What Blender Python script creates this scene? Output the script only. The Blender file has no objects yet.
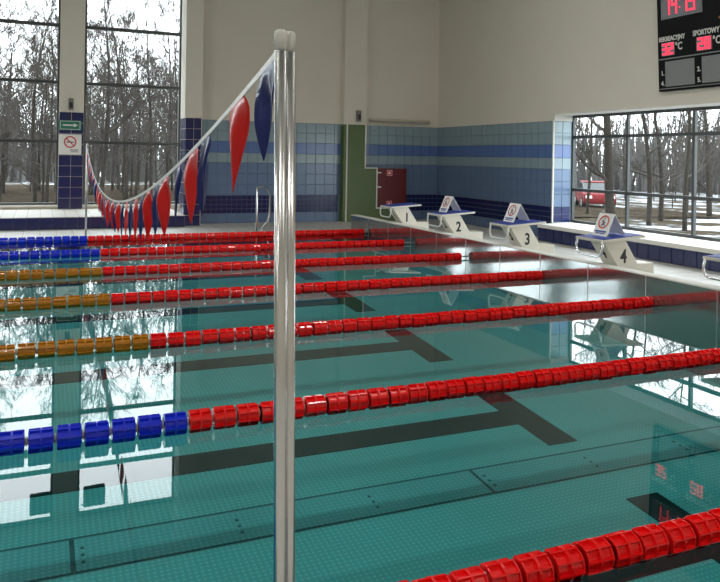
import bpy, bmesh, math, random
from mathutils import Vector, Matrix
SC = bpy.context.scene
COL = SC.collection
R = math.radians

# ------------------------------------------------------------------ camera
EYE = 1.62
yaw, roll = R(23.186), R(0.969)
fw = Vector((math.sin(yaw), math.cos(yaw), 0)); rt = Vector((math.cos(yaw), -math.sin(yaw), 0)); up = Vector((0, 0, 1))
cx = rt*math.cos(roll) + up*math.sin(roll); cy = -rt*math.sin(roll) + up*math.cos(roll)
cam = bpy.data.cameras.new('camera'); camo = bpy.data.objects.new('camera', cam); COL.objects.link(camo)
m = Matrix.Identity(4)
for i in range(3):
    m[i][0] = cx[i]; m[i][1] = cy[i]; m[i][2] = -fw[i]
m[2][3] = EYE
camo.matrix_world = m
cam.sensor_width = 36; cam.lens = 744.4*36/720; cam.shift_y = -(291-157.03)/720
cam.clip_start = .05; cam.clip_end = 600
SC.camera = camo

# ------------------------------------------------------------------ world, light, exposure
SKY = 4.0
w = bpy.data.worlds.new('world'); SC.world = w; w.use_nodes = True
bg = w.node_tree.nodes['Background']; bg.inputs[0].default_value = (.90, .955, 1, 1); bg.inputs[1].default_value = SKY
SC.view_settings.view_transform = 'Standard'; SC.view_settings.look = 'None'
SC.view_settings.gamma = 1; SC.view_settings.use_curve_mapping = False
SC.view_settings.exposure = 0.8
SC.cycles.use_denoising = True
SC.cycles.max_bounces = 10; SC.cycles.diffuse_bounces = 5; SC.cycles.glossy_bounces = 5; SC.cycles.transparent_max_bounces = 24
SC.cycles.sample_clamp_indirect = 6

def portal(name, loc, sx, sy, direction):
    l = bpy.data.lights.new(name, 'AREA'); l.shape = 'RECTANGLE'; l.size = sx; l.size_y = sy; l.cycles.is_portal = True
    o = bpy.data.objects.new(name, l); COL.objects.link(o); o.location = loc
    o.rotation_euler = Vector(direction).to_track_quat('-Z', 'Y').to_euler()
portal('daylight_portal', (-.8, 19.15, 3.75), 8.4, 6.9, (0, -1, 0))
portal('daylight_portal', (10.2, 8.5, 1.45), 7.9, 2.3, (-1, 0, 0))

# ------------------------------------------------------------------ materials
def srgb(r, g, b):
    f = lambda c: (c/255/12.92 if c/255 <= .04045 else ((c/255+.055)/1.055)**2.4)
    return (f(r), f(g), f(b), 1)
MATS = {}
def mat(name, col, rough=.5, metal=0., noise=None, bump=None, spec=.5, emit=None, trans=0., coat=0.):
    """noise=(scale, amount): colour variation; bump=(scale, strength, distance)"""
    if name in MATS: return MATS[name]
    M = bpy.data.materials.new(name); M.use_nodes = True; nt = M.node_tree; n = nt.nodes; L = nt.links
    b = n['Principled BSDF']; b.inputs['Base Color'].default_value = col; b.inputs['Roughness'].default_value = rough
    b.inputs['Metallic'].default_value = metal; b.inputs['Specular IOR Level'].default_value = spec
    if coat: b.inputs['Coat Weight'].default_value = coat; b.inputs['Coat Roughness'].default_value = .05
    if trans: b.inputs['Transmission Weight'].default_value = trans
    if emit: b.inputs['Emission Color'].default_value = emit[0]; b.inputs['Emission Strength'].default_value = emit[1]
    tc = n.new('ShaderNodeTexCoord')
    if noise:
        t = n.new('ShaderNodeTexNoise'); t.inputs['Scale'].default_value = noise[0]; t.inputs['Detail'].default_value = 5
        L.new(tc.outputs['Object'], t.inputs['Vector'])
        mx = n.new('ShaderNodeMix'); mx.data_type = 'RGBA'
        a = noise[1]
        mx.inputs[6].default_value = tuple(c*(1-a) for c in col[:3])+(1,); mx.inputs[7].default_value = tuple(min(1, c*(1+a)) for c in col[:3])+(1,)
        L.new(t.outputs['Fac'], mx.inputs[0]); L.new(mx.outputs[2], b.inputs['Base Color'])
    if bump:
        t = n.new('ShaderNodeTexNoise'); t.inputs['Scale'].default_value = bump[0]; t.inputs['Detail'].default_value = 3
        L.new(tc.outputs['Object'], t.inputs['Vector'])
        bp = n.new('ShaderNodeBump'); bp.inputs['Strength'].default_value = bump[1]; bp.inputs['Distance'].default_value = bump[2]
        L.new(t.outputs['Fac'], bp.inputs['Height']); L.new(bp.outputs[0], b.inputs['Normal'])
    MATS[name] = M
    return M
PLASTER = mat('beige_plaster', srgb(218, 212, 200), .85, noise=(1.2, .05), bump=(60, .15, .004))
WHITEP = mat('white_plaster', srgb(226, 224, 218), .8, noise=(2, .03))
CEIL = mat('ceiling_paint', srgb(200, 198, 192), .9, noise=(.6, .04))
GROUT = mat('tile_grout', srgb(112, 130, 148), .8, noise=(20, .1))
GROUTN = mat('navy_grout', srgb(88, 96, 128), .8, noise=(20, .1))
T_LIGHT = mat('tile_pale_blue', srgb(134, 154, 164), .22, noise=(3, .06))
T_MED = mat('tile_mid_blue', srgb(88, 114, 166), .22, noise=(3, .06))
T_STEEL = mat('tile_steel_blue', srgb(98, 120, 152), .22, noise=(3, .06))
T_NAVY = mat('tile_navy', srgb(28, 36, 86), .2, noise=(3, .1))
T_GREEN = mat('green_panel', srgb(86, 106, 62), .45, noise=(2, .05))
STEEL = mat('brushed_steel', (.62, .62, .62, 1), .28, 1., noise=(30, .08))
CHROME = mat('polished_steel', (.80, .80, .81, 1), .24, 1., noise=(40, .04))
FRAME = mat('dark_window_frame', srgb(62, 66, 66), .45, noise=(8, .1))
WPLAST = mat('white_plastic', srgb(228, 228, 226), .35, noise=(10, .02))
RED = mat('red_float_plastic', srgb(252, 18, 22), .22, noise=(20, .06), coat=.4)
BLUE = mat('blue_float_plastic', srgb(24, 52, 228), .25, noise=(20, .08), coat=.4)
AMBER = mat('amber_float_plastic', srgb(196, 130, 18), .28, noise=(20, .08), coat=.3)
CORD = mat('white_cord', srgb(225, 225, 220), .5, noise=(60, .05))
BLACKM = mat('black_marking', srgb(26, 28, 30), .5, noise=(6, .2))
BLACKP = mat('black_plastic', srgb(22, 22, 24), .4, noise=(20, .1))
INK = mat('black_ink', srgb(24, 24, 26), .6, noise=(20, .05))

def m_brick(name, c1, c2, mortar, scale, w_, h_, rough=.35, ms=.012):
    M = bpy.data.materials.new(name); M.use_nodes = True; nt = M.node_tree; n = nt.nodes; L = nt.links; b = n['Principled BSDF']
    tc = n.new('ShaderNodeTexCoord'); t = n.new('ShaderNodeTexBrick'); t.offset = 0; t.inputs['Scale'].default_value = scale
    t.inputs['Color1'].default_value = c1; t.inputs['Color2'].default_value = c2; t.inputs['Mortar'].default_value = mortar
    t.inputs['Brick Width'].default_value = w_; t.inputs['Row Height'].default_value = h_; t.inputs['Mortar Size'].default_value = ms
    L.new(tc.outputs['Object'], t.inputs['Vector']); L.new(t.outputs['Color'], b.inputs['Base Color']); b.inputs['Roughness'].default_value = rough
    return M
DECK = m_brick('deck_tile', srgb(205, 203, 196), srgb(196, 195, 190), srgb(150, 150, 146), 1, .3, .3, .4, .008)
BENCHTOP = m_brick('bench_top_tile', srgb(214, 210, 200), srgb(206, 203, 196), srgb(165, 163, 158), 1, .25, .25, .35, .01)

def m_steelfloor(name, c1, c2, pitch):
    """stainless pool lining: raised studs in a square grid"""
    M = bpy.data.materials.new(name); M.use_nodes = True; nt = M.node_tree; n = nt.nodes; L = nt.links; b = n['Principled BSDF']
    tc = n.new('ShaderNodeTexCoord'); sep = n.new('ShaderNodeSeparateXYZ'); L.new(tc.outputs['Object'], sep.inputs[0])
    outs = []
    for k in (0, 1):
        mu = n.new('ShaderNodeMath'); mu.operation = 'MULTIPLY'; mu.inputs[1].default_value = 2*math.pi/pitch; L.new(sep.outputs[k], mu.inputs[0])
        si = n.new('ShaderNodeMath'); si.operation = 'SINE'; L.new(mu.outputs[0], si.inputs[0]); outs.append(si)
    pr = n.new('ShaderNodeMath'); pr.operation = 'ADD'; L.new(outs[0].outputs[0], pr.inputs[0]); L.new(outs[1].outputs[0], pr.inputs[1])
    mr = n.new('ShaderNodeMapRange'); mr.inputs[1].default_value = .2; mr.inputs[2].default_value = 1.6; L.new(pr.outputs[0], mr.inputs[0])
    nz = n.new('ShaderNodeTexNoise'); nz.inputs['Scale'].default_value = .7; nz.inputs['Detail'].default_value = 4; L.new(tc.outputs['Object'], nz.inputs['Vector'])
    mx = n.new('ShaderNodeMix'); mx.data_type = 'RGBA'; mx.inputs[6].default_value = c1; mx.inputs[7].default_value = c2; L.new(mr.outputs[0], mx.inputs[0])
    mx2 = n.new('ShaderNodeMix'); mx2.data_type = 'RGBA'; mx2.blend_type = 'MULTIPLY'; mx2.inputs[0].default_value = .35
    L.new(mx.outputs[2], mx2.inputs[6]); L.new(nz.outputs['Color'], mx2.inputs[7]); 
    bw = n.new('ShaderNodeRGBToBW'); L.new(nz.outputs['Color'], bw.inputs[0]); L.new(bw.outputs[0], mx2.inputs[7])
    L.new(mx2.outputs[2], b.inputs['Base Color'])
    bp = n.new('ShaderNodeBump'); bp.inputs['Strength'].default_value = .35; bp.inputs['Distance'].default_value = .004; L.new(mr.outputs[0], bp.inputs['Height']); L.new(bp.outputs[0], b.inputs['Normal'])
    b.inputs['Roughness'].default_value = .5; b.inputs['Metallic'].default_value = .0
    return M
LINING = m_steelfloor('studded_pool_lining', (.34, .56, .56, 1), (.50, .78, .78, 1), .036)
LINWALL = mat('pool_wall_lining', (.30, .50, .49, 1), .45, noise=(2, .1))
PARAPET = mat('end_wall_steel', (.46, .48, .48, 1), .09, .9, noise=(3, .05))

def m_water():
    M = bpy.data.materials.new('pool_water'); M.use_nodes = True; nt = M.node_tree; n = nt.nodes; L = nt.links
    n.remove(n['Principled BSDF']); out = n['Material Output']
    tr = n.new('ShaderNodeBsdfTransparent'); tr.inputs[0].default_value = (.42, .87, .885, 1)
    gl = n.new('ShaderNodeBsdfGlossy'); gl.inputs['Roughness'].default_value = .0; gl.inputs[0].default_value = (1, 1, 1, 1)
    fr = n.new('ShaderNodeFresnel'); fr.inputs['IOR'].default_value = 1.333
    mx = n.new('ShaderNodeMixShader'); tc = n.new('ShaderNodeTexCoord')
    bp = n.new('ShaderNodeBump'); bp.inputs['Strength'].default_value = .022; bp.inputs['Distance'].default_value = .004
    t = n.new('ShaderNodeTexNoise'); t.inputs['Scale'].default_value = 2.2; t.inputs['Detail'].default_value = 2
    L.new(tc.outputs['Object'], t.inputs['Vector']); L.new(t.outputs['Fac'], bp.inputs['Height'])
    L.new(bp.outputs[0], gl.inputs['Normal']); L.new(bp.outputs[0], fr.inputs['Normal'])
    L.new(fr.outputs[0], mx.inputs[0]); L.new(tr.outputs[0], mx.inputs[1]); L.new(gl.outputs[0], mx.inputs[2]); L.new(mx.outputs[0], out.inputs[0])
    return M
def m_glass():
    M = bpy.data.materials.new('window_glass'); M.use_nodes = True; nt = M.node_tree; n = nt.nodes; L = nt.links
    n.remove(n['Principled BSDF']); out = n['Material Output']
    tr = n.new('ShaderNodeBsdfTransparent'); tr.inputs[0].default_value = (.95, .97, .965, 1)
    du = n.new('ShaderNodeBsdfDiffuse'); du.inputs[0].default_value = (.8, .84, .9, 1)      # faint film of dust and condensation
    tc = n.new('ShaderNodeTexCoord'); nz = n.new('ShaderNodeTexNoise'); nz.inputs['Scale'].default_value = 1.3; L.new(tc.outputs['Object'], nz.inputs['Vector'])
    mr = n.new('ShaderNodeMapRange'); mr.inputs[3].default_value = .004; mr.inputs[4].default_value = .03; L.new(nz.outputs['Fac'], mr.inputs[0])
    mx = n.new('ShaderNodeMixShader'); L.new(mr.outputs[0], mx.inputs[0]); L.new(tr.outputs[0], mx.inputs[1]); L.new(du.outputs[0], mx.inputs[2]); L.new(mx.outputs[0], out.inputs[0])
    return M
WATER = m_water(); GLASS = m_glass()

# ------------------------------------------------------------------ mesh helpers
class MB:
    def __init__(s): s.v = []; s.f = []
    def box(s, x0, x1, y0, y1, z0, z1):
        b = len(s.v); s.v += [(x0,y0,z0),(x1,y0,z0),(x1,y1,z0),(x0,y1,z0),(x0,y0,z1),(x1,y0,z1),(x1,y1,z1),(x0,y1,z1)]
        s.f += [tuple(b+i for i in q) for q in ((0,3,2,1),(4,5,6,7),(0,1,5,4),(1,2,6,5),(2,3,7,6),(3,0,4,7))]; return s
    def tube(s, pts, rad, n=8, cap=True, closed=False):
        pts = [Vector(p) for p in pts]; N = len(pts); rr = rad if isinstance(rad, (list, tuple)) else [rad]*N
        prev = None; b = len(s.v)
        for i, p in enumerate(pts):
            if closed: t = pts[(i+1) % N]-pts[i-1]
            else: t = pts[min(i+1, N-1)]-pts[max(i-1, 0)]
            t.normalize()
            if prev is None:
                a = Vector((0, 0, 1)) if abs(t.z) < .9 else Vector((1, 0, 0)); u = t.cross(a).normalized()
            else:
                u = prev-t*prev.dot(t); u = u.normalized() if u.length > 1e-6 else t.orthogonal().normalized()
            prev = u; v_ = t.cross(u)
            for k in range(n):
                q = 2*math.pi*k/n; s.v.append(tuple(p+(u*math.cos(q)+v_*math.sin(q))*rr[i]))
        for i in range(N if closed else N-1):
            for k in range(n):
                i2 = (i+1) % N
                s.f.append((b+i*n+k, b+i*n+(k+1) % n, b+i2*n+(k+1) % n, b+i2*n+k))
        if cap and not closed:
            s.f.append(tuple(b+k for k in range(n))[::-1]); s.f.append(tuple(b+(N-1)*n+k for k in range(n)))
        return s
    def prism(s, poly, axis, a0, a1):
        """poly of 2-D points extruded along axis ('y': (x,z), 'z': (x,y), 'x': (y,z))"""
        mk = {'y': lambda p, a: (p[0], a, p[1]), 'z': lambda p, a: (p[0], p[1], a), 'x': lambda p, a: (a, p[0], p[1])}[axis]
        b = len(s.v); n = len(poly); s.v += [mk(p, a0) for p in poly]+[mk(p, a1) for p in poly]
        s.f.append(tuple(b+i for i in range(n))); s.f.append(tuple(b+n+i for i in range(n))[::-1])
        for i in range(n): j = (i+1) % n; s.f.append((b+i, b+n+i, b+n+j, b+j))
        return s
    def mesh(s, name, material, smooth=False):
        me = bpy.data.meshes.new(name); me.from_pydata(s.v, [], s.f); me.update()
        bm = bmesh.new(); bm.from_mesh(me); bmesh.ops.recalc_face_normals(bm, faces=bm.faces); bm.to_mesh(me); bm.free()
        if material: me.materials.append(material)
        if smooth:
            for p in me.polygons: p.use_smooth = True
        return me
    def build(s, name, material, parent=None, smooth=False, bevel=0):
        o = bpy.data.objects.new(name, s.mesh(name, material, smooth)); COL.objects.link(o); o.parent = parent
        if bevel:
            bv = o.modifiers.new('bevel', 'BEVEL'); bv.width = bevel; bv.segments = 2; bv.limit_method = 'ANGLE'
        return o
def link(name, me, parent=None, loc=(0, 0, 0), rot=(0, 0, 0)):
    o = bpy.data.objects.new(name, me); COL.objects.link(o); o.parent = parent; o.location = loc; o.rotation_euler = rot; return o
def tag(o, label, cat, group=None, kind=None):
    o['label'] = label; o['category'] = cat
    if group: o['group'] = group
    if kind: o['kind'] = kind
    return o
def struct(o, label=None, cat=None):
    o['kind'] = 'structure'
    if label: o['label'] = label
    if cat: o['category'] = cat
    return o
def empty(name, loc=(0, 0, 0), rz=0):
    o = bpy.data.objects.new(name, None); o.empty_display_size = .1; COL.objects.link(o); o.location = loc; o.rotation_euler = (0, 0, rz); return o
def text(name, body, size, material, parent, loc, rot, sx=1., align='LEFT', bold=0., depth=.0015):
    c = bpy.data.curves.new(name, 'FONT'); c.body = body; c.size = size; c.align_x = align; c.extrude = depth; c.offset = bold; c.resolution_u = 3
    t = bpy.data.objects.new(name, c); COL.objects.link(t)
    dg = bpy.context.evaluated_depsgraph_get(); me = bpy.data.meshes.new_from_object(t.evaluated_get(dg)); me.name = name
    COL.objects.unlink(t); bpy.data.objects.remove(t); me.materials.clear(); me.materials.append(material)
    o = link(name, me, parent, loc, rot); o.scale = (sx, 1, 1); return o
def tile_mesh(name, a, b, material, t=.010, g=.006, c=.004):
    """tile in local xz plane, centred, front towards -y, joint g, chamfer c"""
    a2, b2 = (a-g)/2, (b-g)/2
    V = [(-a2,0,-b2),(a2,0,-b2),(a2,0,b2),(-a2,0,b2),(-a2+c,-t,-b2+c),(a2-c,-t,-b2+c),(a2-c,-t,b2-c),(-a2+c,-t,b2-c)]
    me = bpy.data.meshes.new(name); me.from_pydata(V, [], [(4,5,6,7),(0,1,5,4),(1,2,6,5),(2,3,7,6),(3,0,4,7)]); me.update(); me.materials.append(material); return me
BANDS = [(2.42, 2.18, T_LIGHT), (2.18, 1.94, T_LIGHT), (1.94, 1.67, T_MED), (1.67, 1.44, T_LIGHT), (1.44, 1.183, T_STEEL), (1.183, .927, T_STEEL), (.927, .67, T_STEEL), (.25, .02, T_STEEL)]
TCACHE = {}
def tmesh(w_, h_, M):
    k = (round(w_, 3), round(h_, 3), M.name)
    if k not in TCACHE: TCACHE[k] = tile_mesh('tile', w_, h_, M)
    return TCACHE[k]
def tile_wall(parent, s0, s1, place, rz, pitch=.245, bands=BANDS, small=True, skip=None):
    """tiles as single objects for s in [s0,s1]; place(s) gives (x, y) on the wall; small navy mosaic joined"""
    n = max(1, round((s1-s0)/pitch)); pt = (s1-s0)/n
    for zt, zb, M in bands:
        for i in range(n):
            s = s0+(i+.5)*pt
            if skip and skip(s, (zt+zb)/2): continue
            x, y = place(s); link('tile', tmesh(pt, zt-zb, M), parent, (x, y, (zt+zb)/2), (0, 0, rz))
    if small:
        b = MB(); n2 = n*2; p2 = (s1-s0)/n2; ca, sa = math.cos(rz), math.sin(rz)
        for j in range(4):
            for i in range(n2):
                s = s0+(i+.5)*p2; z = .25+(j+.5)*.105
                if skip and skip(s, z): continue
                x, y = place(s); base = len(b.v); a2, b2, t = (p2-.006)/2, .0495, .008
                for (lx, ly, lz) in [(-a2,0,-b2),(a2,0,-b2),(a2,0,b2),(-a2,0,b2),(-a2+.003,-t,-b2+.003),(a2-.003,-t,-b2+.003),(a2-.003,-t,b2-.003),(-a2+.003,-t,b2-.003)]:
                    b.v.append((x+lx*ca-ly*sa, y+lx*sa+ly*ca, z+lz))
                b.f += [tuple(base+k for k in q) for q in ((4,5,6,7),(0,1,5,4),(1,2,6,5),(2,3,7,6),(3,0,4,7))]
        o = b.build('navy_mosaic', T_NAVY, parent); o['kind'] = 'stuff'

# ------------------------------------------------------------------ main levels (metres; z = 0 is the water)
DZ = .02                       # deck
PX0, PX1, PY0, PY1 = -18.6, 6.37, 1.93, 14.95
CEZ = 7.7
XE, YF, YW = 9.6, 17.235, 18.99     # end wall, far tiled wall, far window plane
XW = 10.06

# floor: deck around the pool
f = MB()
f.box(-19.2, 6.5, -5, PY0, -1.4, DZ); f.box(-19.2, 6.5, PY1, 19.3, -1.4, DZ); f.box(-19.2, PX0, PY0, PY1, -1.4, DZ); f.box(6.5, 10.2, -5, 19.3, -1.4, DZ)
struct(f.build('floor', DECK))
c = MB(); c.box(-19.4, 10.4, -5.2, 19.5, CEZ, CEZ+.2); struct(c.build('ceiling', CEIL))
n_ = MB(); n_.box(-19.4, 10.4, -5.2, -5, -.1, CEZ); struct(n_.build('wall_near', PLASTER))
n_ = MB(); n_.box(-19.4, -19.2, -5, 19.3, -.1, CEZ); struct(n_.build('wall_left', PLASTER))

# far window wall (bay with tall glazing): solid left part, strip above and below the glazing
BAYS = [(-4.91, -2.54), (-2.0, .373), (.917, 3.286)]
wf = MB(); wf.box(-19.2, -4.91, YW-.1, 19.3, 0, CEZ); wf.box(-4.91, 3.55, YW-.1, 19.3, 7.12, CEZ); wf.box(-4.91, 3.55, YW-.05, 19.3, 0, .33)
wf.box(3.286, 3.6, YW-.1, 19.3, 0, CEZ)
struct(wf.build('wall_far_glazed', PLASTER))
# far tiled wall, its left return and the pier
wt = MB(); wt.box(3.3, 9.6, YF, YF+.3, 0, CEZ); wt.box(3.35, 3.65, YF+.3, YW-.1, 0, CEZ)
wall_far = struct(wt.build('wall_far', PLASTER))
g = MB(); g.box(3.27, XE, YF-.006, YF, .0, 2.425); g.build('tile_grout', GROUT, wall_far)
PIL = (6.84, 7.44)
def skip_far(s, z): return (PIL[0]-.02 < s < PIL[1]+.05) or (s < 8.62 and s > 7.3 and z < .37) or (7.4 < s < 8.6 and .33 < z < 1.35)
tile_wall(wall_far, 3.275, XE-.01, lambda s: (s, YF-.006), 0, skip=skip_far)

# navy pier at the left end of the tiled wall
pier = MB(); pier.box(2.92, 3.30, 16.72, 18.88, 2.43, CEZ); pier.box(2.935, 3.30, 16.735, 17.3, 0, 2.43)
pier.v = [(x, min(y, 17.3), z) for x, y, z in pier.v]
pier_o = struct(pier.build('wall_pier', PLASTER))
for i in range(10):
    link('tile', tmesh(.19, .24, T_NAVY), pier_o, (3.025, 16.735, .14+i*.241)); link('tile', tmesh(.17, .24, T_NAVY), pier_o, (3.205, 16.735, .14+i*.241))
    link('tile', tmesh(.27, .24, T_NAVY), pier_o, (2.935, 16.87, .14+i*.241), (0, 0, -math.pi/2)); link('tile', tmesh(.27, .24, T_NAVY), pier_o, (2.935, 17.14, .14+i*.241), (0, 0, -math.pi/2))

# green pilaster and casing of the hydrant niche
pl = MB(); pl.box(PIL[0], PIL[1], 17.0, YF, 2.42, CEZ); pil = struct(pl.build('wall_pilaster', PLASTER))
gp = MB(); gp.box(PIL[0], PIL[1], 17.0, YF, .02, 2.42); gp.build('green_panel', T_GREEN, pil)
gp = MB(); gp.box(PIL[1], 7.74, 17.0, YF, .02, 1.35); gp.box(7.74, 8.62, 17.0, YF, .02, .345); gp.build('green_casing', T_GREEN, pil)
tr = MB(); tr.box(PIL[0]+.07, PIL[0]+.10, 16.985, 17.0, .02, 2.42); tr.box(PIL[1]-.03, PIL[1], 16.985, 17.0, 1.35, 2.42); tr.box(PIL[1]-.03, 7.76, 16.985, 17.0, 1.335, 1.365)
tr.box(7.735, 7.765, 16.985, 17.0, .345, 1.35); tr.box(7.735, 8.62, 16.985, 17.0, .33, .36); tr.build('edge_trim', WHITEP, pil)

# end wall with the window opening (reveals 0.46 deep)
OY0, OY1, OZ0, OZ1 = 4.63, 12.403, .35, 2.56
we = MB(); we.box(XE, 10.13, OY1, YF+.3, 0, CEZ); we.box(XE, 10.13, OY0, OY1, OZ1, CEZ); we.box(XE, 10.13, -5, OY0, 0, CEZ); we.box(XE+.05, 10.13, OY0, OY1, 0, OZ0-.06)
wall_end = struct(we.build('wall_end', PLASTER))
g = MB(); g.box(XE-.006, XE, OY1, YF-.006, 0, 2.425); g.box(XE, XW, OY1-.006, OY1, .35, 2.425); g.build('tile_grout', GROUT, wall_end)
tile_wall(wall_end, OY1+.002, YF-.018, lambda s: (XE-.006, s), -math.pi/2)
REV = [b for b in BANDS if b[1] > .5]+[(.67, .515, T_NAVY), (.515, .36, T_NAVY)]
tile_wall(wall_end, XE, XW-.03, lambda s: (s, OY1-.006), 0, pitch=.22, bands=REV, small=False)
b = MB(); b.box(XE+.002, XW, OY1-.02, OY1+.0, 2.425, 2.56); b.box(XE, XW, OY0, OY1, OZ1-.012, OZ1); b.build('reveal_plaster', WHITEP, wall_end)
b = MB(); b.box(XE-.02, XE+.008, OY1-.02, OY1+.012, .35, 2.43); b.build('corner_bead', WHITEP, wall_end)

# ------------------------------------------------------------------ windows: each bar and each pane a part
def bar(win, name, x0, x1, y0, y1, z0, z1):
    q = MB(); q.box(x0, x1, y0, y1, z0, z1); q.build(name, FRAME, win)
TZ = [.36, 1.861, 3.273, 4.625, 5.936, 7.12]
for wi, (a, b_) in enumerate(BAYS):
    win = empty('window_%d' % (wi+1), ((a+b_)/2, YW, .36)); struct(win, ['tall window bay far to the left, out of sight', 'tall window bay left of the navy column', 'tall window bay right of the navy column'][wi], 'window')
    win.location = (0, 0, 0)
    bar(win, 'frame_stile', a, a+.05, YW, YW+.14, .36, 7.12); bar(win, 'frame_stile', b_-.05, b_, YW, YW+.14, .36, 7.12)
    if wi != 1: bar(win, 'mullion', b_-.13, b_-.08, YW+.01, YW+.13, .36, 7.12)
    for k, z in enumerate(TZ):
        h = .035 if 0 < k < 5 else .05
        z0, z1 = (z, z+.06) if k == 0 else ((z-.06, z) if k == 5 else (z-h, z+h))
        bar(win, 'transom', a+.05, b_-.05, YW-.01, YW+.13, z0, z1)
        if k < 5:
            q = MB(); q.box(a+.05, b_-.05, YW+.06, YW+.066, z+.035, TZ[k+1]-.035); q.build('pane', GLASS, win)
    q = MB(); q.box(a, b_, YW-.10, YW, .33, .37); q.build('window_sill', WHITEP, win)
win = empty('window_4'); struct(win, 'wide low window in the end wall behind the starting blocks', 'window')
MY = [12.403, 10.827, 9.282, 7.73, 6.18, 4.63]; WZ = [.35, 1.025, 2.102, 2.548]
for k, y in enumerate(MY):
    o_ = -.018 if k == 0 else (.018 if k == 5 else 0)
    bar(win, 'mullion' if 0 < k < 5 else 'frame_stile', XW+.0, XW+.06, y+o_-.026, y+o_+.026, .35, 2.548)
for k, z in enumerate(WZ):
    z0, z1 = (z, z+.055) if k == 0 else ((z-.055, z) if k == 3 else (z-.03, z+.03))
    for j in range(5): bar(win, 'transom', XW+.005, XW+.055, MY[j+1]+.026, MY[j]-.026, z0, z1)
for k in range(3):
    for j in range(5):
        q = MB(); q.box(XW+.04, XW+.046, MY[j+1]+.03, MY[j]-.03, WZ[k]+.03, WZ[k+1]-.03); q.build('pane', GLASS, win)

# columns between the far window bays
for ci, (a, b_) in enumerate(((.373, .917), (-2.54, -2.0))):
    q = MB(); q.box(a, b_, YW-.12, 19.3, .28, 7.12); col = struct(q.build('wall_column', PLASTER))
    for i in range(9):
        for j in range(2):
            link('tile', tmesh(.272, .254, T_NAVY), col, (a+.136+j*.272, YW-.12, .28+.127+i*.254))

# low tiled benches under the windows
def bench(name, label, top, front_fn, s0, s1, z1, slab, rz, TM=None):
    t = empty(name); tag(t, label, 'bench')
    top.build('bench_body', GROUTN, t); slab.build('bench_top', TM or BENCHTOP, t)
    n = round((s1-s0)/.245); p = (s1-s0)/n
    for i in range(n):
        x, y = front_fn(s0+(i+.5)*p); link('tile', tmesh(p, z1-DZ, T_NAVY), t, (x, y, (z1+DZ)/2), (0, 0, rz))
    return t
b1 = MB(); b1.box(-4.9, 2.93, 16.58, YW-.06, DZ, .26); s1_ = MB(); s1_.box(-4.9, 2.93, 16.575, YW-.05, .26, .275)
bench('tiled_bench', 'low bench with navy tile front under the tall windows', b1, lambda s: (s, 16.58), -4.9, 2.92, .26, s1_, 0)
b2 = MB(); b2.box(9.15, XW-.02, 3.2, 12.25, DZ, .28); s2_ = MB(); s2_.box(9.12, XW-.02, 3.2, 12.25, .28, .35)
b2b = MB(); b2b.box(XE-.0, XW-.02, 12.25, OY1-.02, .3, .35)
tb = bench('tiled_bench', 'low bench with blue tile front under the wide end window', b2, lambda s: (9.15, s), 3.2, 12.25, .28, s2_, -math.pi/2, WHITEP)
b2b.build('bench_top', WHITEP, tb)

# ------------------------------------------------------------------ pool
def depth(y):
    T = [(1.9, .88), (3.448, .78), (5.448, .635), (7.448, .485), (9.448, .36), (11.448, .27), (15, .20)]
    for (a, da), (b_, db) in zip(T, T[1:]):
        if y <= b_: return da+(db-da)*(y-a)/(b_-a)
    return .2
pool = tag(empty('pool_basin'), 'stainless swimming pool basin with black lane lines on its studded floor', 'pool')
ys = [PY0+i*(PY1-PY0)/40 for i in range(41)]
q = MB()
for y in ys: q.v += [(PX0, y, -depth(y)), (PX1+.0, y, -depth(y))]
q.f = [(2*i, 2*i+1, 2*i+3, 2*i+2) for i in range(40)]
q.build('pool_floor', LINING, pool, smooth=True)
def side(x0, x1, y0, y1, z1=DZ-.001):
    q = MB(); q.box(x0, x1, y0, y1, -1.3, z1); q.build('pool_wall', LINWALL, pool)
side(PX0, PX1, PY1, PY1+.01, -.004); side(PX0, PX1, PY0-.01, PY0, -.004); side(PX0-.01, PX0, PY0, PY1, -.004)
q = MB(); q.box(PX1, 6.5, PY0-.5, PY1+.35, -1.3, .32); q.build('end_parapet', PARAPET, pool)
q = MB(); q.box(PX1-.012, 6.53, PY0-.5, PY1+.35, .32, .335); q.build('parapet_cap', WHITEP, pool)
# upright sheet joints on the end parapet
for y in [2.6+i*.98 for i in range(13)]:
    q = MB(); q.box(PX1-.004, PX1, y-.006, y+.006, -.3, .32); q.build('sheet_joint', STEEL, pool)
# overflow grate strip along the far edge
q = MB(); q.box(PX0, PX1, PY1-.005, PY1+.16, -.02, DZ+.008); q.build('overflow_grate', WHITEP, pool)
def fstrip(name, x0, x1, y0, y1, lift, M, nseg=4, th=.006):
    q = MB()
    for i in range(nseg+1):
        y = y0+(y1-y0)*i/nseg; z = -depth(y)+lift; q.v += [(x0, y, z), (x1, y, z), (x0, y, z-th), (x1, y, z-th)]
    for i in range(nseg):
        a = 4*i; b_ = a+4; q.f += [(a, a+1, b_+1, b_), (a+2, b_+2, b_+3, a+3), (a, b_, b_+2, a+2), (a+1, a+3, b_+3, b_+1)]
    q.f += [(0, 2, 3, 1), (4*nseg, 4*nseg+1, 4*nseg+3, 4*nseg+2)]
    return q.build(name, M, pool)
ROPEY = [2.365]+[2.448+2*k for k in range(1, 7)]
for k in range(6):
    yc = 3.448+2*k
    fstrip('lane_line', -16.6, 3.79, yc-.14, yc+.14, .006, BLACKM, 2)
    fstrip('lane_line_cross', 3.79, 4.07, yc-.56, yc+.58, .0065, BLACKM, 6)
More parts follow.
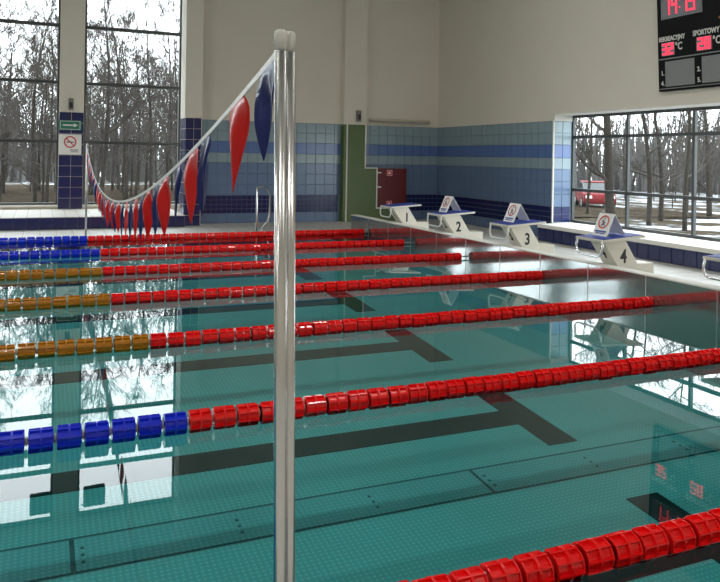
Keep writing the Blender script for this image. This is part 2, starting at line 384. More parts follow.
# channel with cover plates on the floor
GAP = mat('dark_joint', srgb(58, 92, 96), .6, noise=(8, .1))
fstrip('channel_gap', -14, 5.9, 4.386, 4.748, .003, GAP, 2)
PLATE = m_steelfloor('channel_plate', (.32, .52, .54, 1), (.46, .70, .72, 1), .036)
for i in range(7):
    x = .2+2.745*(i-5)
    fstrip('channel_cover', x+.014, min(x+2.731, 5.85), 4.395, 4.715, .010, PLATE, 2)
    for k in range(3):
        for j in range(3): fstrip('screw', x+.915*k+.045, x+.915*k+.065, 4.46+j*.07, 4.48+j*.07, .013, GAP, 1)
# water surface
q = MB(); q.v = [(PX0, PY0, 0), (PX1, PY0, 0), (PX1, PY1, 0), (PX0, PY1, 0)]; q.f = [(0, 1, 2, 3)]
wo = q.build('pool_water', WATER); tag(wo, 'calm clear turquoise water filling the pool', 'water', kind='stuff')

# ------------------------------------------------------------------ lane ropes
PITCH = .145
def float_mesh(M):
    q = MB(); n = 14; L = PITCH*.435
    q.tube([(-L, 0, 0), (-L, 0, 0.0001), (L, 0, 0)][::2], .051, n)
    def ring(x0, x1, r): q.tube([(x0, 0, 0), (x1, 0, 0)], r, 18)
    ring(-.006, .006, .0655); ring(-L, -L+.007, .059); ring(L-.007, L, .059)
    for k in range(8):
        a = k*math.pi/4+.2; ca, sa = math.cos(a), math.sin(a)
        base = len(q.v)
        for X_, R_ in ((-L+.002, .040), (L-.002, .040), (L-.001, .063), (L-.006, .066), (-L+.006, .066), (-L+.001, .063)):
            for t in (-.0035, .0035): q.v.append((X_, R_*ca-t*sa, R_*sa+t*ca))
        q.f.append(tuple(base+2*i for i in range(6))); q.f.append(tuple(base+2*i+1 for i in range(6))[::-1])
        for i in range(6): j = (i+1) % 6; q.f.append((base+2*i, base+2*i+1, base+2*j+1, base+2*j))
    return q.mesh('float', M)
FM = {'r': float_mesh(RED), 'b': float_mesh(BLUE), 'a': float_mesh(AMBER)}
RNG = random.Random(5)
ROPES = [(.82, 'b', 'lane rope of red floats across the bottom right corner, nearest the camera'),
         (.82, 'b', 'second nearest lane rope, large blue floats turning red beside the flag pole'),
         (.86, 'a', 'third nearest lane rope, the closest of the three with amber floats'),
         (.71, 'a', 'fourth nearest lane rope, the middle one of three with amber floats'),
         (.77, 'a', 'fifth nearest lane rope, the farthest of three with amber floats'),
         (.88, 'b', 'blue and red lane rope one lane in front of the farthest rope'),
         (.80, 'b', 'farthest lane rope, small blue and red floats along the far pool edge')]
for k, (xt, c2, lab) in enumerate(ROPES):
    y = ROPEY[k]; t = empty('lane_rope', (PX1, y, .035)); tag(t, lab, 'lane rope', 'lane ropes across the pool')
    q = MB(); q.tube([(PX0-PX1+.05, 0, 0), (0, 0, 0)], .007, 6)
    i = 0; x = 6.31-(6.31-xt) % PITCH
    xs = []
    x = xt+PITCH/2
    while x < 6.31: xs.append((x, 'r')); x += PITCH
    x = xt-PITCH/2
    while x > -6.5: xs.append((x, c2)); x -= PITCH
    for x, cc in xs:
        b0 = x-PX1-PITCH/2
        q.tube([(b0-.009, 0, 0), (b0-.004, 0, 0), (b0+.004, 0, 0), (b0+.009, 0, 0)], [.014, .027, .027, .014], 8)
    q.build('cable', CORD, t)
    for x, cc in xs:
        link('float', FM[cc], t, (x-PX1, RNG.uniform(-.004, .004), RNG.uniform(-.003, .003)), (RNG.uniform(0, .8), 0, RNG.uniform(-.012, .012)))
    q = MB(); q.box(-.05, -.02, -.012, .012, -.012, .012); q.tube([(-.03, 0, 0), (.0, 0, 0)], .012, 8); q.build('wall_anchor', STEEL, t)

# ------------------------------------------------------------------ flag poles and flag line
PA, PB = (.59, 1.85), (.80, 15.02)
t = tag(empty('flag_pole', (PA[0], PA[1], DZ)), 'polished double tube flag pole standing close to the camera', 'pole')
t.rotation_mode = 'QUATERNION'; t.rotation_quaternion = Matrix.Rotation(-.0150, 4, fw).to_quaternion(); t.location += rt*.018
for dx, dy, nm in ((-.0165, -.006, 0), (.0135, .012, 1)):
    q = MB(); q.tube([(dx, dy, 0), (dx, dy, 1.87)], .0165 if nm == 0 else .0155, 24); q.build('tube', CHROME, t, smooth=True)
    q = MB(); r_ = .0163 if nm == 0 else .0150
    q.tube([(dx, dy, 1.875), (dx, dy, 1.915), (dx, dy, 1.922), (dx, dy, 1.925)], [r_, r_, r_*.9, r_*.6], 24); q.build('cap', WPLAST, t, smooth=True)
q = MB(); q.tube([(0, 0, 0), (0, 0, .012), (0, 0, .016), (0, 0, .05)], [.07, .07, .036, .034], 24); q.build('base_flange', STEEL, t)
t = tag(empty('flag_pole', (PB[0], PB[1], DZ)), 'thin flag pole on the far pool edge beside the navy column', 'pole')
q = MB(); q.tube([(0, 0, 0), (0, 0, 1.74)], .019, 12); q.build('tube', STEEL, t, smooth=True)
q = MB(); q.tube([(0, 0, 1.74), (0, 0, 1.77)], .021, 12); q.build('cap', WPLAST, t)
q = MB(); q.tube([(0, 0, 0), (0, 0, .012)], .06, 16); q.build('base_flange', STEEL, t)

def lz(y): return 1.11+(.0152 if y < 9.2 else .0178)*(y-9.2)**2
def lx(y): return PA[0]+(PB[0]-PA[0])*(y-PA[1])/(PB[1]-PA[1])
fl = tag(empty('flag_line', (PA[0], PA[1], DZ)), 'sagging line of red and blue pennants strung across the pool', 'pennants')
fl.location = (0, 0, 0)
q = MB(); N = 90
for i in range(N+1):
    y = PA[1]+(PB[1]-PA[1])*i/N; z = lz(y); x = lx(y)
    for (a, b_) in ((-.001, .009), (.001, .009), (.001, -.009), (-.001, -.009)): q.v.append((x+a, y, z+b_))
for i in range(N):
    for k in range(4): q.f.append((4*i+k, 4*i+(k+1) % 4, 4*i+4+(k+1) % 4, 4*i+4+k))
q.build('tape', WPLAST, fl)
def cloth(name, col):
    M = mat(name, col, .3, noise=(12, .08), coat=.3); nt = M.node_tree; b = nt.nodes['Principled BSDF']
    out = nt.nodes['Material Output']; tl = nt.nodes.new('ShaderNodeBsdfTranslucent'); tl.inputs[0].default_value = col
    mx = nt.nodes.new('ShaderNodeMixShader'); mx.inputs[0].default_value = .35
    nt.links.new(b.outputs[0], mx.inputs[1]); nt.links.new(tl.outputs[0], mx.inputs[2]); nt.links.new(mx.outputs[0], out.inputs[0]); return M
FR, FB = cloth('red_pennant', srgb(236, 34, 34)), cloth('blue_pennant', srgb(38, 52, 128))
rf = random.Random(11)
FY = [2.04, 2.44, 3.0, 3.27, 3.72, 4.12, 4.5, 4.9, 5.3, 5.72]
while FY[-1] < 14.6: FY.append(FY[-1]+rf.uniform(.33, .43))
for i, y0 in enumerate(FY):
    q = MB(); nu, nv = 8, 14; Lf = rf.uniform(.29, .33) if i else .275; Wd = (rf.uniform(.25, .28) if i < 4 else rf.uniform(.18, .23)); tw = rf.uniform(-.30, .22); ph = rf.uniform(0, 6); amp = rf.uniform(.014, .030)
    for j in range(nv+1):
        v = j/nv; hw = Wd/2*(1-v)**.88*min(1, .62+3.2*v)+.0015; th = tw*min(1, v*1.6)
        for k in range(nu+1):
            u = -1+2*k/nu; a = u*hw; off = amp*math.sin(2.6*u+ph+2*v)*min(1, v*3)*(1-v*v)
            yy = y0+a*math.cos(th)-off*math.sin(th)+.05*v; xx = lx(y0)+a*math.sin(th)+off*math.cos(th)
            top = lz(y0+a) if j == 0 else lz(y0)*(v)+lz(y0+a)*(1-v)
            q.v.append((xx, yy, top-.010-Lf*v+.012*abs(u)*v*(1-v)))
    for j in range(nv):
        for k in range(nu):
            a = j*(nu+1)+k; q.f.append((a, a+1, a+nu+2, a+nu+1))
    o = q.build('pennant', FB if i % 2 == 0 else FR, fl, smooth=True); so = o.modifiers.new('s', 'SOLIDIFY'); so.thickness = .001

# ------------------------------------------------------------------ starting blocks
PADBLUE = mat('blue_pad', srgb(26, 58, 158), .5, noise=(40, .1), bump=(200, .3, .002))
BLOCKW = mat('block_white', srgb(222, 216, 202), .4, noise=(4, .04))
SIGNW = mat('sign_white', srgb(232, 232, 230), .4, noise=(10, .02))
SIGNR = mat('sign_red', srgb(196, 30, 40), .5, noise=(10, .05)); SIGNG = mat('sign_grey', srgb(120, 118, 124), .5, noise=(10, .05)); SIGNB = mat('sign_blue', srgb(40, 70, 160), .5, noise=(10, .05))
def disc_ring(q, r0, r1, z, n=28, th=.002):
    b = len(q.v)
    for i in range(n):
        a = 2*math.pi*i/n
        for r_ in (r0, r1):
            for t in (0, th): q.v.append((r_*math.cos(a), r_*math.sin(a), z+t))
    for i in range(n):
        j = (i+1) % n; A, B = b+4*i, b+4*j
        q.f += [(A+1, A+3, B+3, B+1), (A, B, B+2, A+2), (A, A+1, B+1, B), (A+2, B+2, B+3, A+3)]
def block(num, y, tent):
    t = empty('starting_block', (6.38, y, DZ))
    desc = {1: 'white starting block marked 1 without a tent sign, farthest from the camera', 2: 'white starting block marked 2 with a blue top, between blocks 1 and 3',
            3: 'white starting block marked 3 with a blue top', 4: 'white starting block marked 4 in front of the wide window', 5: 'starting block cut off by the right picture edge', 6: 'starting block beyond the right picture edge'}
    tag(t, desc[num], 'starting block', 'starting blocks at the pool end')
    q = MB(); q.prism([(.0, .255), (.0, .62), (.0, .625), (.345, .64), (.56, .315), (.83, .315), (.83, .0), (.52, .0), (.005, .60)][2:8]+[(.45, .0)], 'y', -.2, .06)
    q.build('pedestal', BLOCKW, t, bevel=.006)
    q = MB(); q.prism([(-.045, .597), (-.05, .63), (.63, .675), (.63, .645)], 'y', -.255, .255); q.build('platform', BLOCKW, t, bevel=.006)
    q = MB(); q.prism([(-.03, .631), (-.03, .637), (.61, .681), (.61, .675)], 'y', -.24, .24); q.build('pad', PADBLUE, t)
    q = MB(); P_ = [(-.035, .235, .61), (-.045, .24, .53), (-.05, .235, .47), (-.05, .20, .43), (-.05, .15, .418), (-.05, -.15, .418), (-.05, -.20, .43), (-.05, -.235, .47), (-.045, -.24, .53), (-.035, -.235, .61)]
    q.tube(P_, .0135, 10); q.build('hand_grip', CHROME if num > 3 else WPLAST, t, smooth=True)
    # number on the near side and on the sloping front
    text('number', str(num), .24, INK, t, (.33, -.2015, .335), (R(90), 0, 0), sx=.85, align='CENTER', bold=.006)
    n_ = Vector((-.625, 0, -.43)).normalized()
    text('number', str(num), .24, INK, t, (.160, -.07, .39), (R(90+34.5), 0, R(-90)), sx=.62, align='CENTER', bold=.006)
    if tent:
        s = empty('tent_sign', (6.66, y+.02, DZ+.668)); s.rotation_euler = (0, R(-3.9), 0)
        tag(s, {2: 'white tent sign on block 2, the one nearest the red cabinet', 3: 'white tent sign in front of the navy tiles, on block 3', 4: 'white tent sign in front of the window, on block 4', 5: 'white tent sign on the block cut by the picture edge', 6: 'white tent sign on the block beyond the picture edge'}[num], 'sign', 'tent signs on the starting blocks')
        q = MB(); q.prism([(-.15, 0), (-.142, 0), (.002, .262), (-.006, .268)], 'y', -.135, .135); q.build('front_panel', SIGNW, s)
        q = MB(); q.prism([(.15, 0), (.142, 0), (-.004, .262), (.002, .268)], 'y', -.135, .135); q.build('rear_panel', SIGNW, s)
        ang = math.atan2(.268, .144)
        fr = empty('front_print'); fr.parent = s
        rot = (R(90)-(math.pi/2-ang), 0, R(-90)); 
        M4 = Matrix.Translation((-.077, 0, .137)) @ Matrix.Rotation(R(-90), 4, 'Z') @ Matrix.Rotation(ang, 4, 'X')
        bpy.data.objects.remove(fr)
        def put(qq, nm, M): o = qq.build(nm, M, s); o.matrix_local = M4; return o
        q = MB(); disc_ring(q, .074, .090, .004); bb = q; 
        for v in range(len(bb.v)): bb.v[v] = (bb.v[v][0], bb.v[v][1]+.03, bb.v[v][2])
        put(bb, 'ban_ring', SIGNR)
        q = MB(); q.tube([(-.005, .055, .005), (-.02, .035, .005), (.005, .01, .005), (-.02, -.02, .005)], .009, 6); q.tube([(-.015, .035, .005), (.03, .02, .005)], .007, 6); q.tube([(.005, .01, .005), (.035, -.015, .005)], .007, 6)
        q.tube([(.008, .070, .005), (.008, .071, .005), (.010, .085, .005)], [.005, .011, .006], 8); put(q, 'pictogram', SIGNG)
        q = MB(); q.box(-.10, .10, -.108, -.088, .003, .005); q.box(-.08, .08, -.130, -.118, .003, .005); put(q, 'caption_band', SIGNB)
    return t
for num, y in ((1, 13.448), (2, 11.448), (3, 9.448), (4, 7.448), (5, 5.448)):
    block(num, y, num > 1)

# ------------------------------------------------------------------ scoreboard
SBL = 9.545
sb = empty('scoreboard', (XE-.03, SBL, 2.80)); sb.rotation_euler = (0, R(-3.0), 0)
tag(sb, 'black electronic scoreboard with red digits high on the end wall', 'scoreboard')
BLK = mat('board_black', srgb(14, 14, 16), .6, noise=(5, .1), spec=.15); GREY = mat('board_grey', srgb(130, 132, 134), .6, noise=(5, .05)); LINE = mat('board_line', srgb(120, 122, 122), .45, noise=(5, .05))
LED = mat('led_red', srgb(235, 40, 70), .5, noise=(20, .02), emit=(srgb(255, 60, 90), .7)); LEDBG = mat('led_window', srgb(88, 80, 86), .3, noise=(5, .05)); BTXT = mat('board_text', srgb(215, 215, 210), .5, noise=(20, .02)); ORG = mat('board_logo', srgb(190, 120, 40), .5, noise=(20, .1))
BW, BH = 2.4, 2.05
q = MB(); q.box(-.03, .08, -BW, 0, .0, BH); q.build('case', BLK, sb, bevel=.006)
def bp(name, s0, s1, z0, z1, M, d=.006):
    q = MB(); q.box(-.03-d, -.029, -s1, -s0, z0, z1); return q.build(name, M, sb)
zo = 2.80
bp('clock_window', .09, .93, 3.99-zo, 4.42-zo, LINE, .004); bp('clock_glass', .11, .91, 4.01-zo, 4.40-zo, LEDBG, .006)
SEG = {'0': 'abcdef', '1': 'bc', '2': 'abged', '3': 'abgcd', '4': 'fgbc', '5': 'afgcd', '6': 'afgedc', '7': 'abc', '8': 'abcdefg', '9': 'abcdfg'}
def digit(ch, s0, z0, w_, h_, t_, nm='led_digit'):
    q = MB(); B = {'a': (0, w_, h_-t_, h_), 'd': (0, w_, 0, t_), 'g': (0, w_, h_/2-t_/2, h_/2+t_/2), 'b': (w_-t_, w_, h_/2, h_), 'c': (w_-t_, w_, 0, h_/2), 'f': (0, t_, h_/2, h_), 'e': (0, t_, 0, h_/2)}
    for sgm in SEG[ch]:
        a, b_, c_, d_ = B[sgm]; q.box(-.040, -.034, -(s0+b_), -(s0+a), z0+c_, z0+d_)
    q.build(nm, LED, sb)
for ch, s in (('1', .16), ('4', .31), ('1', .52), ('3', .67)): digit(ch, s, 4.05-zo, .125, .31, .034)
bp('colon_dot', .475, .50, 4.13-zo, 4.155-zo, LED, .010); bp('colon_dot', .475, .50, 4.25-zo, 4.275-zo, LED, .010)
RT = (R(90), 0, R(-90))
def bt(body, size, s, z, sx=1., bold=.004, M=None): return text('lettering', body, size, M or BTXT, sb, (-.0315, -s, z-zo), RT, sx=sx, bold=bold)
bt('REKREACYJNY', .105, .03, 3.63, .80); bt('SPORTOWY', .115, .735, 3.635, .80)
bp('display_window', .08, .36, 3.385-zo, 3.605-zo, LEDBG, .003); bp('display_window', .80, 1.10, 3.385-zo, 3.605-zo, LEDBG, .003)
digit('3', .10, 3.40-zo, .105, .19, .036); digit('2', .23, 3.40-zo, .105, .19, .036); digit('2', .83, 3.40-zo, .11, .19, .036); digit('8', .96, 3.40-zo, .11, .19, .036)
bt('°C', .17, .37, 3.46, .8, .003); bt('°C', .17, 1.11, 3.46, .8, .003)
bp('divider', .02, BW-.02, 3.325-zo, 3.345-zo, LINE); bp('divider', .02, BW-.02, 2.835-zo, 2.85-zo, LINE)
for k, s in enumerate((.155, .90, 1.645)):
    bp('result_field', s, s+.60, 2.875-zo, 3.29-zo, GREY)
    bt('%d.' % (k+1), .105, s-.095, 3.07, .9, .003); bt('%d.' % (k+4), .105, s-.095, 2.90, .9, .003)
q = MB(); q.prism([(-1.22, 1.04), (-1.26, 1.075), (-1.31, 1.06), (-1.36, 1.07), (-1.34, 1.035), (-1.28, 1.03)], 'x', -.034, -.030); q.build('logo', ORG, sb)

# ------------------------------------------------------------------ wall fittings
SIGN_G = mat('exit_green', srgb(30, 110, 92), .4, noise=(10, .05))
t = tag(empty('exit_sign', (.62, YW-.125, 2.14)), 'green exit arrow sign on the navy column', 'sign')
q = MB(); q.box(-.25, .25, -.022, 0, 0, .23); q.build('panel', SIGN_G, t, bevel=.004)
q = MB(); q.box(-.22, .22, -.025, -.02, .205, .215); q.box(-.22, .22, -.025, -.02, .015, .025); q.box(-.22, -.21, -.025, -.02, .025, .205); q.box(.21, .22, -.025, -.02, .025, .205)
q.box(-.16, .10, -.025, -.02, .10, .13); q.prism([(.08, .07), (.17, .115), (.08, .16)], 'y', -.025, -.02); q.build('arrow', WPLAST, t)
t = tag(empty('no_smoking_sign', (.625, YW-.125, 1.56)), 'white no smoking sign with red circle on the navy column', 'sign')
q = MB(); q.box(-.25, .25, -.018, 0, 0, .48); q.build('panel', WPLAST, t, bevel=.004)
q = MB(); disc_ring(q, .11, .14, 0); q.tube([(-.085, .085, .001), (.085, -.085, .001)], .012, 6); o = q.build('ban_ring', SIGNR, t); o.location = (0, -.018, .30); o.rotation_euler = (R(90), 0, 0)
q = MB(); q.box(-.08, .05, -.020, -.016, .285, .31); q.box(.055, .08, -.020, -.016, .285, .31); q.build('cigarette', INK, t)
q = MB(); q.box(.0, .18, -.020, -.016, .10, .125); q.box(.02, .18, -.020, -.016, .06, .08); q.build('caption_band', SIGNG, t)
for nm, lab, x, y, z in (('detector_box', 'small grey wall box above the navy column tiles', .63, YW-.12, 2.62), ('detector_box', 'small grey wall box above the green pilaster', 7.21, 17.0, 2.50)):
    t = tag(empty(nm, (x, y, z)), lab, 'wall box')
    q = MB(); q.box(-.055, .055, -.09, 0, 0, .27); q.build('housing', mat('grey_plastic', srgb(118, 116, 112), .5, noise=(10, .05)), t, bevel=.008)
    q = MB(); q.box(-.035, .035, -.095, -.088, .04, .17); q.build('lens', BLACKP, t)
t = tag(empty('tube_lamp', (8.45, YF, 2.56)), 'unlit horizontal tube lamp on the beige wall above the tiles', 'lamp')
q = MB(); q.tube([(-.86, -.08, 0), (-.84, -.08, 0), (.84, -.08, 0), (.86, -.08, 0)], [.03, .042, .042, .03], 14); q.build('tube', mat('lamp_diffuser', srgb(190, 184, 172), .4, noise=(10, .03)), t, smooth=True)
q = MB(); q.box(-.6, -.55, -.08, 0, -.02, .02); q.box(.55, .6, -.08, 0, -.02, .02); q.build('bracket', STEEL, t)
# hydrant cabinet
CABR = mat('cabinet_red', srgb(96, 8, 12), .4, noise=(6, .06))
t = tag(empty('hydrant_cabinet', (8.18, YF, .36)), 'dark red fire hydrant cabinet beside the green casing', 'cabinet')
q = MB(); q.box(-.42, .42, -.20, -.01, 0, .98); q.build('body', CABR, t, bevel=.006)
dr = MB().box(-.40, .40, -.215, -.20, .02, .96).build('door', CABR, t, bevel=.004)
for z in (.86, .50): MB().box(-.405, -.30, -.225, -.212, z, z+.03).build('hinge', WPLAST, t)
for x, z in ((-.07, .87), (-.07, .09)):
    q = MB(); q.box(x-.085, x+.085, -.219, -.214, z-.075, z+.075); p = q.build('pictogram_plate', SIGNR, dr)
    q = MB(); q.box(x-.07, x+.07, -.221, -.219, z-.07, z-.062); q.box(x-.07, x+.07, -.221, -.219, z+.062, z+.07); q.box(x-.07, x-.062, -.221, -.219, z-.07, z+.07); q.box(x+.062, x+.07, -.221, -.219, z-.07, z+.07)
    q.prism([(x-.04, z-.03), (x+.03, z-.03), (x+.03, z), (x, z+.045), (x-.03, z+.01)], 'y', -.221, -.219); q.build('pictogram', WPLAST, t)
# loudspeakers either side of the column, high up
for x, lab in ((.12, 'black loudspeaker high on the left side of the navy column'), (1.28, 'black loudspeaker high on the right side of the navy column')):
    t = tag(empty('loudspeaker', (x, YW-.35, 6.3)), lab, 'loudspeaker', 'loudspeakers on the window column')
    q = MB(); q.box(-.24, .24, -.12, .14, 0, .40); q.build('cabinet', BLACKP, t, bevel=.01)
    q = MB(); q.tube([(0, -.12, .20), (0, -.13, .20)], [.16, .15], 20); q.build('woofer', INK, t)
    q = MB(); s = 1 if x < .6 else -1; q.tube([(s*.18, .1, .39), (s*.18, .1, .46), (s*.28, .2, .46)], .015, 8); q.build('bracket', STEEL, t)

# pool ladder handrails at the far edge
for x, lab in ((4.09, 'left chrome handrail of the far pool ladder'), (4.66, 'right chrome handrail of the far pool ladder')):
    t = tag(empty('ladder_handrail', (x, 15.1, DZ)), lab, 'handrail', 'handrails of the far pool ladder')
    P_ = [(0, -.22, -.25), (0, -.22, .30), (0, -.22, .70), (.01, -.19, .84), (.03, -.08, .92), (.22, .10, .93), (.36, .25, .87), (.44, .33, .74), (.44, .36, .30), (.40, .36, .18), (.24, .36, .0)]
    q = MB(); q.tube(P_, .021, 12); q.build('rail', CHROME, t, smooth=True)
    q = MB(); q.tube([(.24, .36, 0), (.24, .36, .012)], .05, 16); q.build('flange', STEEL, t)

# unseen lamps added at the ceiling to fill the hall with light
LM = mat('fill_lamp_glow', (1, .97, .92, 1), .5, emit=((1, .95, .88, 1), 3))
for i, x in enumerate((-13, -7, -1, 5)):
    for j, y in enumerate((-1.5, 4.5, 10.5)):
        t = tag(empty('added_fill_lamp', (x, y, CEZ)), 'added flat fill lamp at the ceiling, out of view', 'lamp', 'added fill lamps')
        q = MB(); q.box(-.7, .7, -.25, .25, -.10, 0); q.build('housing', WPLAST, t)
        q = MB(); q.box(-.65, .65, -.2, .2, -.105, -.10); q.build('diffuser', LM, t)
        l = bpy.data.lights.new('fill_lamp_light', 'AREA'); l.shape = 'RECTANGLE'; l.size = 1.3; l.size_y = .4; l.energy = 42; l.color = (1, .95, .88)
        lo = bpy.data.objects.new('fill_lamp_light', l); COL.objects.link(lo); lo.parent = t; lo.location = (0, 0, -.12)

# ------------------------------------------------------------------ outdoors: snow, bare trees, parked car
def gz(x, y):
    d = math.hypot(max(0, x-10), max(0, y-19)); return -.45-.022*d
q = MB(); NX = 36
gx = [-60+i*220/NX for i in range(NX+1)]; gy = [-40+i*230/NX for i in range(NX+1)]
for y in gy:
    for x in gx: q.v.append((x, y, gz(x, y)))
for j in range(NX):
    for i in range(NX):
        if gx[i+1] <= 10.4 and gx[i] > -25 and gy[j+1] <= 19.5: continue
        a = j*(NX+1)+i; q.f.append((a, a+1, a+NX+2, a+NX+1))
def m_ground():
    M = mat('snow_ground', (.72, .76, .82, 1), 1., spec=0.); nt = M.node_tree; n = nt.nodes; L = nt.links; b = n['Principled BSDF']
    tc = n.new('ShaderNodeTexCoord'); t = n.new('ShaderNodeTexNoise'); t.inputs['Scale'].default_value = .45; t.inputs['Detail'].default_value = 8; t.inputs['Roughness'].default_value = .7
    L.new(tc.outputs['Object'], t.inputs['Vector']); r = n.new('ShaderNodeValToRGB'); r.color_ramp.elements[0].position = .50; r.color_ramp.elements[0].color = (.04, .032, .022, 1); r.color_ramp.elements[1].position = .60; r.color_ramp.elements[1].color = (.42, .45, .50, 1)
    L.new(t.outputs['Fac'], r.inputs[0]); L.new(r.outputs[0], b.inputs['Base Color']); return M
go = q.build('snow_ground', m_ground(), smooth=True); tag(go, 'snowy ground with leaf litter outside the windows', 'ground', kind='stuff')

q = MB(); NQ = 24
for j in range(NQ+1):
    y = 24+j*62/NQ
    for i in range(NQ+1):
        x = -22+i*52/NQ; q.v.append((x, y, gz(x, y)+.04+.05*math.sin(x*.9)*math.sin(y*.7)))
for j in range(NQ):
    for i in range(NQ): a = j*(NQ+1)+i; q.f.append((a, a+1, a+NQ+2, a+NQ+1))
def m_litter():
    M = mat('leaf_litter', (.1, .08, .06, 1), 1., spec=0.); nt = M.node_tree; n = nt.nodes; L = nt.links; b = n['Principled BSDF']
    tc = n.new('ShaderNodeTexCoord'); t = n.new('ShaderNodeTexNoise'); t.inputs['Scale'].default_value = .6; t.inputs['Detail'].default_value = 8; t.inputs['Roughness'].default_value = .75
    L.new(tc.outputs['Object'], t.inputs['Vector']); r = n.new('ShaderNodeValToRGB'); e = r.color_ramp.elements; e[0].position = .35; e[0].color = (.018, .014, .010, 1); e[1].position = .66; e[1].color = (.05, .04, .03, 1)
    k = e.new(.72); k.color = (.09, .10, .12, 1)
    L.new(t.outputs['Fac'], r.inputs[0]); L.new(r.outputs[0], b.inputs['Base Color']); return M
lo_ = q.build('forest_floor', m_litter(), smooth=True); tag(lo_, 'brown leaf litter on the ground of the wood behind the tall windows', 'ground', kind='stuff')
BARK = mat('bark', srgb(44, 40, 35), .95, noise=(6, .35), spec=.1); TWIG = mat('twig', srgb(50, 44, 38), .9, noise=(3, .25))
def tree_meshes(seed, H, r0, lean=.03, first=.22, nb=26, spread=1.):
    rg = random.Random(seed); T = MB(); B = MB()
    pts = []; p = Vector((0, 0, -.5)); d = Vector((rg.uniform(-lean, lean), rg.uniform(-lean, lean), 1))
    for i in range(13):
        pts.append(p.copy()); p = p+d*(H+.5)/12; d = (d+Vector((rg.uniform(-.07, .07), rg.uniform(-.07, .07), 0))).normalized()
    rad = [r0*(1-i/12*.93) for i in range(13)]; T.tube(pts, rad, 7)
    def limb(p, d, L, r, lev):
        n = 5 if lev < 2 else 4; P = [p]; q_ = p; dd = d.copy()
        for i in range(n):
            dd = (dd+Vector((rg.uniform(-.22, .22), rg.uniform(-.22, .22), rg.uniform(-.08, .20)))).normalized(); q_ = q_+dd*L/n; P.append(q_)
        B.tube(P, [max(.007, r*(1-i/n*.88)) for i in range(n+1)], 4 if lev < 2 else 3, cap=False)
        if lev < 3:
            for k in range((6, 5, 4)[lev]):
                j = rg.randint(1, n); a = rg.uniform(.35, .95)*rg.choice((1, -1)); ax = Vector((rg.uniform(-1, 1), rg.uniform(-1, 1), rg.uniform(-1, 1))).normalized()
                nd = Matrix.Rotation(a, 3, ax) @ dd; nd.z += .15
                limb(P[j], nd.normalized(), L*rg.uniform(.35, .62), r*.5*(1-j/n*.4), lev+1)
    for k in range(nb):
        h = first+(1-first)*(k+rg.random())/nb; i = min(11, int(h*12)); fpos = h*12-i; pp = pts[i].lerp(pts[i+1], fpos)
        a = rg.uniform(0, 2*math.pi); e = rg.uniform(.35, 1.0); L = H*rg.uniform(.16, .30)*(1.15-h*.75)*spread
        limb(pp, Vector((math.cos(a), math.sin(a), e)).normalized(), L, rad[i]*.40+.012, 1 if L < 1.3 else 0)
    return T.mesh('trunk', BARK, True), B.mesh('branches', TWIG)
VAR = [tree_meshes(100+i, H, r, first=fst, nb=nb) for i, (H, r, fst, nb) in enumerate(((12, .12, .20, 18), (14, .14, .22, 19), (10, .09, .15, 17), (13, .17, .12, 20), (9, .08, .12, 16), (13, .11, .30, 17), (6.5, .06, .1, 15), (11, .17, .10, 11), (9.5, .12, .12, 10)))]
def tree(v, x, y, sc, rz, label, group):
    t = empty('bare_tree', (x, y, gz(x, y)), rz); t.scale = (sc, sc, sc); tag(t, label, 'tree', group)
    link('trunk', VAR[v][0], t); link('branches', VAR[v][1], t)
rt_ = random.Random(21)
# wood behind the tall windows
used = []
def far_enough(x, y, dmin):
    for a, b_ in used:
        if math.hypot(a-x, b_-y) < dmin: return False
    used.append((x, y)); return True
cnt = 0
while cnt < 74:
    y = rt_.uniform(29, 66); x = y*rt_.uniform(-.15, .26)
    if not far_enough(x, y, 1.5): continue
    tree(rt_.choice((0, 1, 2, 5, 0, 1, 4, 6)), x, y, rt_.uniform(.76, .98)*(.75+.006*y), rt_.uniform(0, 6.3), 'bare tree in the wood seen through the tall far windows', 'wood behind the tall windows'); cnt += 1
# trees behind the end window
for v, x, y, sc, lab in (
    (7, 16.89, 18.88, 1.0, 'thick bare trunk right above the tent sign of block 4'),
    (8, 20.3, 20.68, 0.9, 'left one of two close bare trunks in the middle window column'),
    (8, 23.0, 22.79, 0.9, 'right one of two close bare trunks in the middle window column'),
    (0, 19.91, 18.67, 0.75, 'slim bare trunk just left of the right window mullion'),
    (7, 28.08, 24.96, 0.8, 'bare trunk near the right picture edge in the last window column'),
    (5, 22.28, 26.36, 0.7, 'bare tree nearest the left edge of the end window'),
    ):
    tree(v, x, y, sc, rt_.uniform(0, 6.3), lab, 'trees close behind the end window'); used.append((x, y))
cnt = 0
while cnt < 36:
    y = rt_.uniform(25, 58); x = y*rt_.uniform(.78, 1.5)
    if not far_enough(x, y, 2.0) or abs(x/y-.862) < .05: continue
    tree(rt_.choice((0, 1, 2, 4, 5, 6)), x, y, rt_.uniform(.42, .6), rt_.uniform(0, 6.3), 'bare tree farther off behind the wide end window', 'trees behind the end window'); cnt += 1
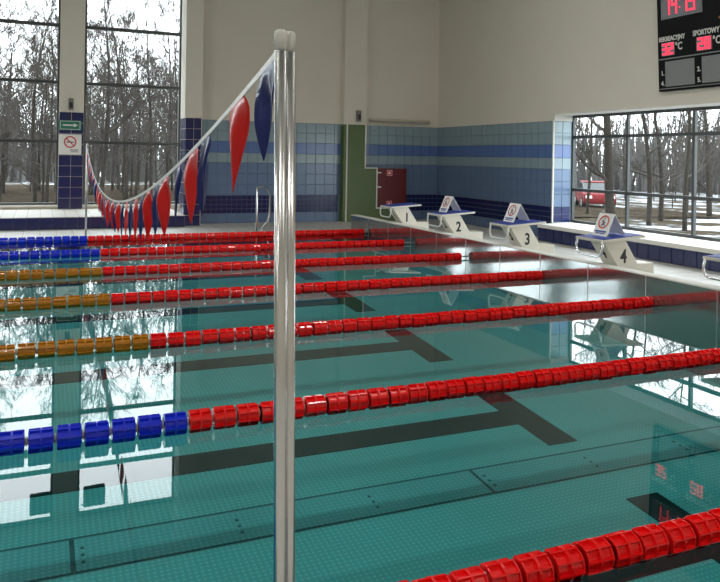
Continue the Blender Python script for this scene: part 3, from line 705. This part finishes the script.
# distant thicket, nobody could count its stems
HAZE = mat('hazed_twigs', srgb(74, 72, 70), .95, noise=(.2, .25))  # atmospheric haze painted in: paler grey than the nearer bark
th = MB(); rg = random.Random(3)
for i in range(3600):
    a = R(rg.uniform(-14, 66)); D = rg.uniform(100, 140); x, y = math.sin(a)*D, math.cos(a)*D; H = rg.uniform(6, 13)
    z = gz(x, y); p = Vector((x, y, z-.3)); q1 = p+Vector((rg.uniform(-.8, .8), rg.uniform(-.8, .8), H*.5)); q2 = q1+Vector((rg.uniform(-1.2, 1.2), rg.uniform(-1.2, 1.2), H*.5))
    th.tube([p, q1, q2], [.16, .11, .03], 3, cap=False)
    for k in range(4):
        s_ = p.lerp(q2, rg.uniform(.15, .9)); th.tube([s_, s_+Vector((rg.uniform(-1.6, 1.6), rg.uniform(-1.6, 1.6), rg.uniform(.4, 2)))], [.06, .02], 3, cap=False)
o = th.build('distant_thicket', HAZE); tag(o, 'distant thicket greyed with painted haze beyond the snowy ground', 'thicket', kind='stuff')

# parked red car
def car(x, y, rz):
    t = tag(empty('parked_car', (x, y, gz(x, y)), rz), 'red parked car outside the end window', 'car')
    CR = mat('car_red', srgb(92, 10, 15), .7, noise=(2, .05), spec=.2); GLS = mat('car_glass', srgb(40, 46, 50), .1, noise=(5, .1)); TY = mat('tyre', srgb(24, 24, 24), .8, noise=(8, .1))
    q = MB(); q.prism([(-2.05, .28), (-2.08, .55), (-1.95, .80), (-1.1, .92), (1.2, .94), (1.95, .82), (2.05, .55), (2.0, .28)], 'y', -.84, .84); q.build('body', CR, t, bevel=.08)
    q = MB(); q.prism([(-1.1, .90), (-.45, 1.40), (.75, 1.42), (1.55, .92)], 'y', -.72, .72); q.build('cabin_glass', GLS, t, bevel=.04)
    q = MB(); q.prism([(-.5, 1.39), (-.42, 1.44), (.72, 1.46), (.8, 1.40)], 'y', -.70, .70); q.build('roof', CR, t, bevel=.02)
    for wx in (-1.3, 1.3):
        for wy in (-.78, .78):
            q = MB(); q.tube([(wx, wy-.1, .31), (wx, wy+.1, .31)], .31, 20); wh = q.build('wheel', TY, t)
            q = MB(); q.tube([(wx, wy-.105, .31), (wx, wy+.105, .31)], .19, 14); q.build('hub_cap', STEEL, wh)
    for wy in (-.6, .6): MB().box(-2.09, -2.0, wy-.16, wy+.16, .58, .72).build('head_lamp', WPLAST, t)
car(28.72, 33.39, R(58))
